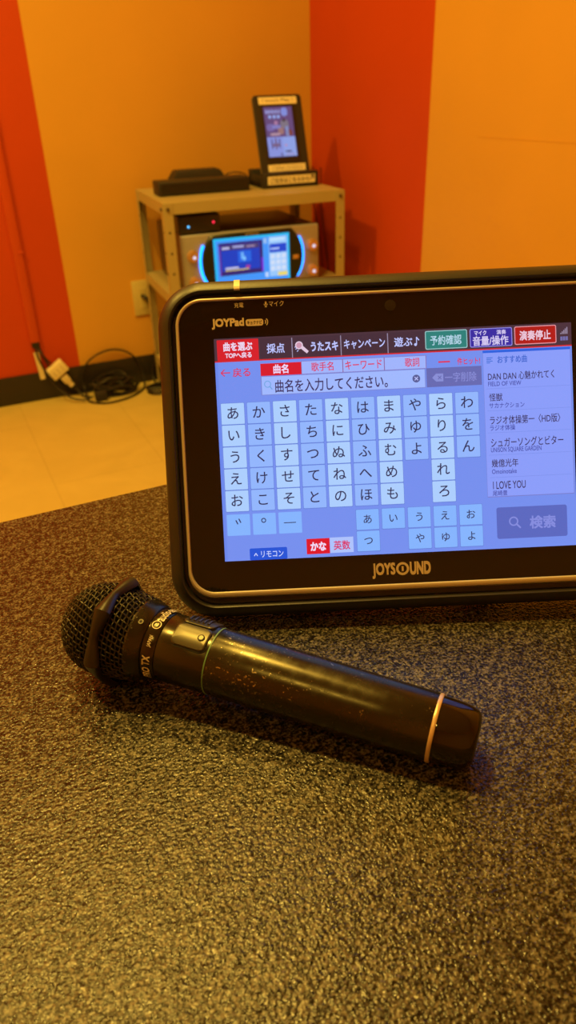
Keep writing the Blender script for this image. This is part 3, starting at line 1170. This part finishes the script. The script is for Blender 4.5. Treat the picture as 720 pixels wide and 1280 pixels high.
for sgn, x, zs in ((-1, 0.0745, (0.489, 0.416)), (1, 0.4395, (0.489, 0.416))):
    for z in zs:
        bm = BM()
        for r_, a, c in ((0.0180, 0.004, -0.004), (0.0165, -0.004, -0.012), (0.0140, -0.012, -0.0135)):
            cyl(bm, K(x, UY + a, z), K(x, UY + c, z), r_, r_ * 0.97, n=28)
        kn = obj('knob', bm, M_BRASS, kar)
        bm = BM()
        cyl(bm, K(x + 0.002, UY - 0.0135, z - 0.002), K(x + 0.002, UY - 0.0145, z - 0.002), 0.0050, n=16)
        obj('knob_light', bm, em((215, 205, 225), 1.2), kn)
# cyan light bars in the gap beside the fascia
for sgn in (-1, 1):
    bm = BM()
    n_ = 12
    zc_, hz = (OZ0 + OZ1) / 2, (OZ1 - OZ0) / 2
    lpa = []
    for k in range(n_ + 1):
        g = -0.80 + 1.45 * k / n_
        x = (OX0 + 0.034 * abs(g) ** 2.4 - 0.0025) if sgn < 0 else (OX1 - 0.034 * abs(g) ** 2.4 + 0.0025)
        lpa.append(K(x, UY - 0.002, zc_ + hz * g))
    tube(bm, lpa, 0.0042, 8)
    obj('light_bar', bm, em((8, 128, 245), 4.6), kar)

# black set-top box on the machine
bx = thing('set_top_box', 'small black box with one blue and one red light, on top of the karaoke machine', 'electronic box', rk(0.103, 0.07, UZ1 + 0.0022), RA)
bm = BM()
bbox(bm, (-0.0615, -0.058, 0.002), (0.0600, 0.07, 0.0520), 0.006, 3)
bodyb = obj('case', bm, M_BLKP, bx)
for a in (-0.045, 0.045):
    for c in (-0.04, 0.055):
        bm = BM()
        cyl(bm, (a, c, 0), (a, c, 0.003), 0.006, n=12)
        obj('foot', bm, M_BLKM, bx)
for x, z, rgb, nm in ((-0.0335, 0.0215, (90, 190, 255), 'blue status light'), (0.0395, 0.0290, (255, 40, 70), 'red status light')):
    bm = BM()
    cyl(bm, (x, -0.0575, z), (x, -0.0590, z), 0.0032, n=14)
    o = obj('status_light', bm, em(rgb, 2.0), bx)
    o['label'] = nm

# long black receiver on the top shelf
rv = thing('receiver', 'long flat black receiver lying on the top shelf of the rack', 'electronic box', rk(0.160, 0.18, RH), RA)
bm = BM()
bbox(bm, (-0.137, -0.040, 0.0015), (0.137, 0.040, 0.0385), 0.003, 2)
obj('case', bm, M_BLKM, rv)
bm = BM()
bbox(bm, (-0.130, -0.0412, 0.006), (0.130, -0.039, 0.034), 0.001, 1)
obj('front_window', bm, M_BLKP, rv)
for a in (-0.12, 0.12):
    bm = BM()
    bbox(bm, (a - 0.01, -0.03, 0), (a + 0.01, 0.03, 0.002))
    obj('foot', bm, M_BLKM, rv)

# sloping black unit behind it
ad = thing('wireless_unit', 'small black wedge-topped unit with a cable, behind the long receiver', 'electronic box', rk(0.172, 0.275, RH), RA)
bm = BM()
lo = [Vector(p) for p in ((-0.085, -0.04, 0), (0.085, -0.04, 0), (0.085, 0.04, 0), (-0.085, 0.04, 0))]
mid = [Vector((p.x, p.y, 0.026)) for p in lo]
top = [Vector((p.x * 0.78, p.y * 0.8, 0.0555)) for p in lo]
loft(bm, [lo, mid, top], True, True)
bmesh.ops.bevel(bm, geom=bm.edges[:], offset=0.003, segments=2, affect='EDGES')
obj('case', fixn(bm), M_BLKM, ad)
bm = BM()
tube(bm, smooth_path([(0.080, 0.0, 0.02), (0.092, -0.01, 0.036), (0.105, -0.02, 0.041), (0.125, -0.02, 0.041), (0.150, -0.01, 0.034), (0.162, 0.0, 0.022), (0.166, 0.01, 0.0025), (0.15, 0.05, 0.0022)]), 0.0019, 8)
obj('cable', bm, M_CABLE, ad)

# ordering tablet in its cradle
crd = thing('tablet_cradle', 'black cradle with a cream label strip, on the top shelf of the rack', 'stand', rk(0.4285, 0.21, RH), RA)
bm = BM()
zb = 0.0425
for lo_, hi_ in (((-0.0895, -0.070, 0.0), (0.0895, -0.046, zb)), ((-0.0895, -0.048, 0.0), (0.0895, 0.070, 0.020))):
    bbox(bm, lo_, hi_, 0.003, 2)
bbox(bm, (-0.0895, -0.048, 0.0), (-0.083, 0.070, 0.034), 0.002, 2)
bbox(bm, (0.083, -0.048, 0.0), (0.0895, 0.070, 0.034), 0.002, 2)
bbox(bm, (-0.0895, 0.040, 0.0), (0.0895, 0.070, 0.046), 0.002, 2)
obj('base', bm, M_BLKM, crd)
bm = BM()
bbox(bm, (-0.0745, -0.0708, 0.0105), (0.0775, -0.0699, 0.0330), 0.0003, 1, 0)
text(bm, 'ご注文はこちらから', (-0.066, 0.0145, 0.058, 0.0285), 0, 1, 0.02, xf=lambda p: Vector((p.x, -0.0710, p.y)))
text(bm, '↗', (0.061, 0.018, 0.074, 0.0315), 0, 1, 0.02, xf=lambda p: Vector((p.x, -0.0710, p.y)))
obj('label_strip', bm, [M_LABEL, M_INK], crd, smooth=0)

LEAN = math.radians(18)
p0 = rk(0.4265, 0.169, 0.6628)
mo = Matrix.Translation(p0) @ Matrix.Rotation(RA, 4, 'Z') @ Matrix.Rotation(-LEAN, 4, 'X')
ot = thing('ordering_tablet', 'upright black ordering tablet with cream labels and a small lit picture, in the cradle', 'tablet', matrix=mo)


def rrz(x0, x1, z0, z1, r, y):
    return [Vector((p.x, y, p.y)) for p in rr(x0, x1, z0, z1, r, 0, 6)]


bm = BM()
hw, hh = 0.0765, 0.2300
loft(bm, [rrz(-hw + 0.002, hw - 0.002, 0.002, hh - 0.002, 0.008, 0.0), rrz(-hw, hw, 0, hh, 0.010, 0.002), rrz(-hw, hw, 0, hh, 0.010, 0.016), rrz(-hw + 0.006, hw - 0.006, 0.006, hh - 0.006, 0.008, 0.020)], True, True)
cs = obj('casing', fixn(bm), M_BLKM, ot)
bm = BM()
loft(bm, [rrz(-hw - 0.0008, hw + 0.0008, -0.0000, hh + 0.0008, 0.010, 0.0095), rrz(-hw - 0.0008, hw + 0.0008, -0.0000, hh + 0.0008, 0.010, 0.0125)], True, True)
obj('edge_trim', fixn(bm), mat('bronze_edge_trim', (0.42, 0.30, 0.14), 0.4, 0.4), cs)
bm = BM()
bbox(bm, (-0.055, -0.0008, 0.036), (0.053, 0.0008, 0.200), 0.0004, 1)
obj('glass', bm, M_BLKP, ot)


def flat(items, y0):
    bm = BM()
    ms = []
    for x0, z0, x1, z1, r_, rgb, lay in items:
        m = em(rgb, 1.0)
        if m not in ms:
            ms.append(m)
        yq = y0 - lay * 0.0001
        patch(bm, x0, x1, z0, z1, r_, 0, ms.index(m), xf=lambda p: Vector((p.x, yq, p.y)))
    return bm, ms


SX0, SX1, SZ0, SZ1 = -0.0485, 0.0415, 0.0580, 0.1960
it = [(SX0, SZ0, SX1, SZ1, 0, (92, 70, 120), 1), (SX0, SZ0, SX1, 0.113, 0, (128, 144, 218), 2), (0.0, SZ0, 0.0405, 0.112, 0, (134, 158, 226), 3),
      (-0.043, 0.178, -0.037, 0.188, 0.002, (150, 160, 222), 3), (-0.034, 0.178, -0.028, 0.188, 0.002, (150, 160, 222), 3), (-0.024, 0.178, -0.018, 0.188, 0.002, (150, 160, 222), 3), (-0.014, 0.178, -0.008, 0.188, 0.002, (150, 160, 222), 3),
      (-0.0035, 0.178, 0.0015, 0.188, 0.002, (150, 160, 222), 3), (-0.036, 0.164, -0.026, 0.174, 0.005, (140, 165, 230), 3), (-0.022, 0.164, -0.012, 0.174, 0.005, (140, 165, 230), 3), (-0.009, 0.164, 0.001, 0.174, 0.005, (140, 165, 230), 3),
      (0.006, 0.170, 0.026, 0.193, 0.008, (120, 138, 214), 3), (-0.045, 0.130, -0.020, 0.150, 0.009, (112, 100, 165), 3), (-0.020, 0.146, -0.008, 0.158, 0.006, (165, 120, 160), 4), (-0.028, 0.136, 0.000, 0.146, 0.004, (120, 122, 190), 4),
      (0.000, 0.136, 0.026, 0.160, 0.010, (118, 112, 128), 4), (0.008, 0.154, 0.016, 0.163, 0.004, (50, 36, 40), 5), (-0.010, 0.120, 0.008, 0.140, 0.004, (150, 112, 112), 4), (-0.036, 0.117, -0.004, 0.124, 0.003, (170, 140, 160), 5),
      (0.014, 0.114, 0.024, 0.142, 0.003, (126, 140, 190), 5), (0.020, 0.116, 0.034, 0.132, 0.005, (120, 58, 50), 5), (-0.036, 0.080, -0.032, 0.108, 0.002, (72, 76, 130), 4), (-0.024, 0.078, -0.019, 0.110, 0.002, (96, 82, 120), 4),
      (-0.012, 0.082, -0.008, 0.108, 0.002, (78, 78, 128), 4), (-0.034, 0.086, -0.010, 0.095, 0.003, (110, 92, 130), 5), (0.005, 0.086, 0.014, 0.092, 0.003, (176, 140, 190), 4), (0.006, 0.070, 0.026, 0.074, 0.001, (62, 50, 84), 4),
      (-0.009, 0.060, -0.005, 0.067, 0.001, (50, 50, 90), 4), (0.006, 0.062, 0.036, 0.0655, 0.001, (150, 140, 190), 4)]
bm, ms = flat(it, -0.0009)
o = obj('screen', bm, ms, ot, smooth=0)
o['label'] = 'small lit picture in violet and blue'
for nm, z0, z1, s_, x0, x1 in (('label_strip', 0.2035, 0.2235, '! touch Play !', -0.060, 0.0605), ('label_strip', 0.0165, 0.0360, 'ご注文はこちらから↗', -0.0560, 0.0640)):
    bm = BM()
    bbox(bm, (x0, -0.0009, z0), (x1, 0.0003, z1), 0.0003, 1, 0)
    text(bm, s_, (x0 + 0.012, z0 + 0.0045, x1 - 0.012, z1 - 0.0045), 0, 1, 0.0, xf=lambda p: Vector((p.x, -0.0010, p.y)))
    obj(nm, bm, [M_LABEL, M_INK], ot, smooth=0)

# ------------------------------------------------------------------ wall fittings and cables
ol = thing('wall_outlet', 'ivory wall outlet plate on the yellow wall left of the rack', 'outlet', (-0.6485, 0, 0.292))
bm = BM()
bbox(bm, (-0.034, -0.007, -0.058), (0.034, 0, 0.058), 0.003, 2)
obj('plate', bm, M_OUTL, ol)
bm = BM()
bbox(bm, (-0.012, -0.0085, -0.034), (0.012, -0.006, 0.034), 0.001, 1)
obj('socket', bm, M_OUTL, ol)
pg = thing('power_plug', 'black angled power plug and cord in the ivory wall outlet', 'plug', (-0.650, -0.0085, 0.297))
bm = BM()
tube(bm, smooth_path([(0.0, -0.001, 0.002), (0.004, -0.016, 0.0), (0.020, -0.0215, -0.020), (0.034, -0.0205, -0.052)], 5), 0.0070, 10)
obj('plug_body', bm, M_CABLE, pg)
bm = BM()
tube(bm, smooth_path([(0.034, -0.0205, -0.052), (0.036, -0.019, -0.09), (0.020, -0.017, -0.17), (0.000, -0.019, -0.25), (-0.004, -0.030, -0.282), (-0.004, -0.050, -0.2846), (-0.006, -0.072, -0.2846)], 6), 0.0032, 8)
obj('cord', bm, M_CABLE, pg)

du = thing('cable_duct', 'red painted cable duct running down the red wall stripe', 'cable duct', (-1.0235, 0, 0.197))
bm = BM()
bbox(bm, (-0.0145, -0.012, 0), (0.0145, 0, H_R - 0.197 - 0.002), 0.002, 2)
obj('cover', bm, M_REDP, du)
bm = BM()
bbox(bm, (0.0030, -0.0150, 0.2790), (0.0170, -0.0005, 0.2850), 0.001, 1)
obj('clip', bm, M_REDP, du)
bm = BM()
bbox(bm, (-0.0125, -0.0110, -0.018), (0.0125, -0.0005, 0.004), 0.002, 2)
obj('black_end_cap', bm, M_CABLE, du)
ws = BM()
bbox(ws, (-0.0085, -0.004, -0.048), (0.0085, 0, 0.045), 0.001, 1)
o = tag(obj('duct_base_strip', ws, M_WHITE), 'bare cream strip on the wall below the red cable duct', 'strip')
o.location = (-1.0245, -0.0092, 0.120)
o.rotation_euler = (0, rd(-4), 0)

# white multi tap hanging against the baseboard
tp = thing('power_tap', 'square cream power tap hanging against the black baseboard', 'power tap')
tp.location = (-0.9735, -0.036, 0.1045)
tp.rotation_euler = (0, rd(-33), 0)
bm = BM()
bbox(bm, (-0.031, -0.014, -0.0215), (0.031, 0.014, 0.0215), 0.004, 3)
obj('tap_body', bm, M_WHITE, tp)
bm = BM()
for k in (-0.016, 0.0, 0.016):
    for q in (-0.005, 0.005):
        bbox(bm, (k - 0.0007, -0.0143, q - 0.0035), (k + 0.0007, -0.0135, q + 0.0035))
obj('socket_slots', bm, M_HOLE, tp, smooth=0)
cp = thing('white_plug', 'cream plug pushed into the lower side of the cream power tap', 'plug')
cp.location = (-0.9598, -0.036, 0.0816)
cp.rotation_euler = (0, rd(-33), 0)
bm = BM()
loft(bm, [rr(-0.0125, 0.0125, -0.0105, 0.0105, 0.003, -0.002, 4), rr(-0.0125, 0.0125, -0.0105, 0.0105, 0.003, -0.024, 4), rr(-0.0085, 0.0085, -0.0085, 0.0085, 0.003, -0.030, 4), rr(-0.0085, 0.0085, -0.0085, 0.0085, 0.003, -0.046, 4)], True, True)
obj('plug_body', fixn(bm), M_WHITE, cp)
ci = cp.matrix_basis.inverted() if False else (Matrix.Translation(cp.location) @ cp.rotation_euler.to_matrix().to_4x4()).inverted()
bm = BM()
tube(bm, [ci @ p for p in smooth_path([(-0.9335, -0.036, 0.0435), (-0.924, -0.040, 0.030), (-0.910, -0.054, 0.010), (-0.898, -0.062, 0.0040), (-0.889, -0.068, 0.0038)], 6)], 0.0036, 8)
obj('cord', bm, M_CABLE, cp)

# cords dropping out of the duct
for k, pts in enumerate(([(-1.0195, -0.0085, 0.1785), (-1.014, -0.026, 0.165), (-1.003, -0.034, 0.145), (-0.990, -0.036, 0.1295)],
                         [(-1.0250, -0.0075, 0.1785), (-1.027, -0.030, 0.155), (-1.012, -0.050, 0.105), (-0.990, -0.062, 0.055), (-0.955, -0.085, 0.020), (-0.922, -0.105, 0.011), (-0.902, -0.108, 0.0130), (-0.8840, -0.106, 0.0145)],
                         [(-1.0145, -0.0040, 0.1785), (-1.009, -0.0120, 0.155), (-1.003, -0.0160, 0.135), (-0.994, -0.0150, 0.110), (-0.972, -0.0140, 0.050), (-0.940, -0.0150, 0.010), (-0.90, -0.0155, 0.0038), (-0.84, -0.0155, 0.0038)])):
    bm = BM()
    tube(bm, smooth_path(pts, 6), 0.0033, 8)
    tag(obj('loose_cable', bm, M_CABLE), ('short black cord running from the red duct into the cream tap', 'longest black cord sweeping from the red duct onto the floor', 'black cord passing behind the cream tap to the coiled cords')[k], 'cord', 'cords from the red duct')

# big hoop of cable leaning on the wall
bm = BM()
hp = [(-0.8946, -0.030, 0.0253), (-0.8945, -0.020, 0.068), (-0.8630, -0.0150, 0.110), (-0.8138, -0.0135, 0.132), (-0.7676, -0.0135, 0.134), (-0.7236, -0.015, 0.115), (-0.6954, -0.020, 0.077), (-0.688, -0.040, 0.030), (-0.700, -0.075, 0.006),
      (-0.735, -0.118, 0.0042), (-0.785, -0.148, 0.0042), (-0.845, -0.158, 0.0042), (-0.888, -0.132, 0.0042), (-0.9005, -0.100, 0.0046), (-0.898, -0.062, 0.0155)]
tube(bm, smooth_path(hp, 8, True), 0.0034, 8, closed=True)
tag(obj('cable_hoop', bm, M_CABLE), 'large hoop of black cable propped against the baseboard', 'cable')

# bundled cords tied on the floor
cb = thing('cable_bundle', 'tangled bundle of black cords tied together on the floor inside the hoop', 'cable', (-0.812, -0.074, 0))
rnd = random.Random(5)
for k in range(13):
    bm = BM()
    a, c = 0.048 + rnd.random() * 0.022, 0.018 + rnd.random() * 0.018
    ph = rnd.random() * 0.5 - 0.25
    ox, oy = rnd.random() * 0.03 - 0.005, rnd.random() * 0.02 - 0.01
    hz = 0.004 + k * 0.0042
    pts = []
    for q in range(10):
        g = 2 * PI * q / 10
        x, y = a * math.cos(g), c * math.sin(g)
        pts.append((ox + x * math.cos(ph) - y * math.sin(ph), oy + x * math.sin(ph) + y * math.cos(ph), max(0.0036, hz + 0.012 * math.sin(g * 2 + k) + rnd.random() * 0.004)))
    tube(bm, smooth_path(pts, 5, True), 0.0036, 7, closed=True)
    obj('cord_loop', bm, M_CABLE, cb)
bm = BM()
bbox(bm, (-0.066, -0.052, 0.0), (-0.026, -0.022, 0.032), 0.005, 2)
obj('tied_plug', bm, M_BLKM, cb)
cb2 = thing('coiled_cord', 'small coil of black cord on the floor beside the rack leg', 'cable', (-0.657, -0.130, 0))
for k in range(4):
    bm = BM()
    pts = [(0.042 * math.cos(2 * PI * q / 10) * (1 + 0.05 * k), (0.035 - 0.004 * k) * math.sin(2 * PI * q / 10), 0.0036 + 0.0062 * k + 0.002 * math.sin(q)) for q in range(10)]
    tube(bm, smooth_path(pts, 5, True), 0.0032, 7, closed=True)
    obj('cord_loop', bm, M_CABLE, cb2)

# two thin cords hanging on the red wall behind the rack
for k, (pts, lb) in enumerate((([(-0.006, -0.020, 0.66), (-0.006, -0.026, 0.54), (-0.006, -0.060, 0.45), (-0.006, -0.085, 0.34), (-0.012, -0.095, 0.20), (-0.014, -0.10, 0.004)], 'thin dark cord on the red wall, the nearer one to the corner'),
                               ([(-0.006, -0.078, 0.66), (-0.006, -0.081, 0.545), (-0.006, -0.105, 0.44), (-0.006, -0.132, 0.33), (-0.012, -0.135, 0.20), (-0.014, -0.14, 0.004)], 'thin dark cord on the red wall, the farther one from the corner'))):
    bm = BM()
    tube(bm, smooth_path(pts, 8), 0.0022, 8)
    tag(obj('hanging_cable', bm, M_CABLER), lb, 'cord', 'thin cords on the red wall')
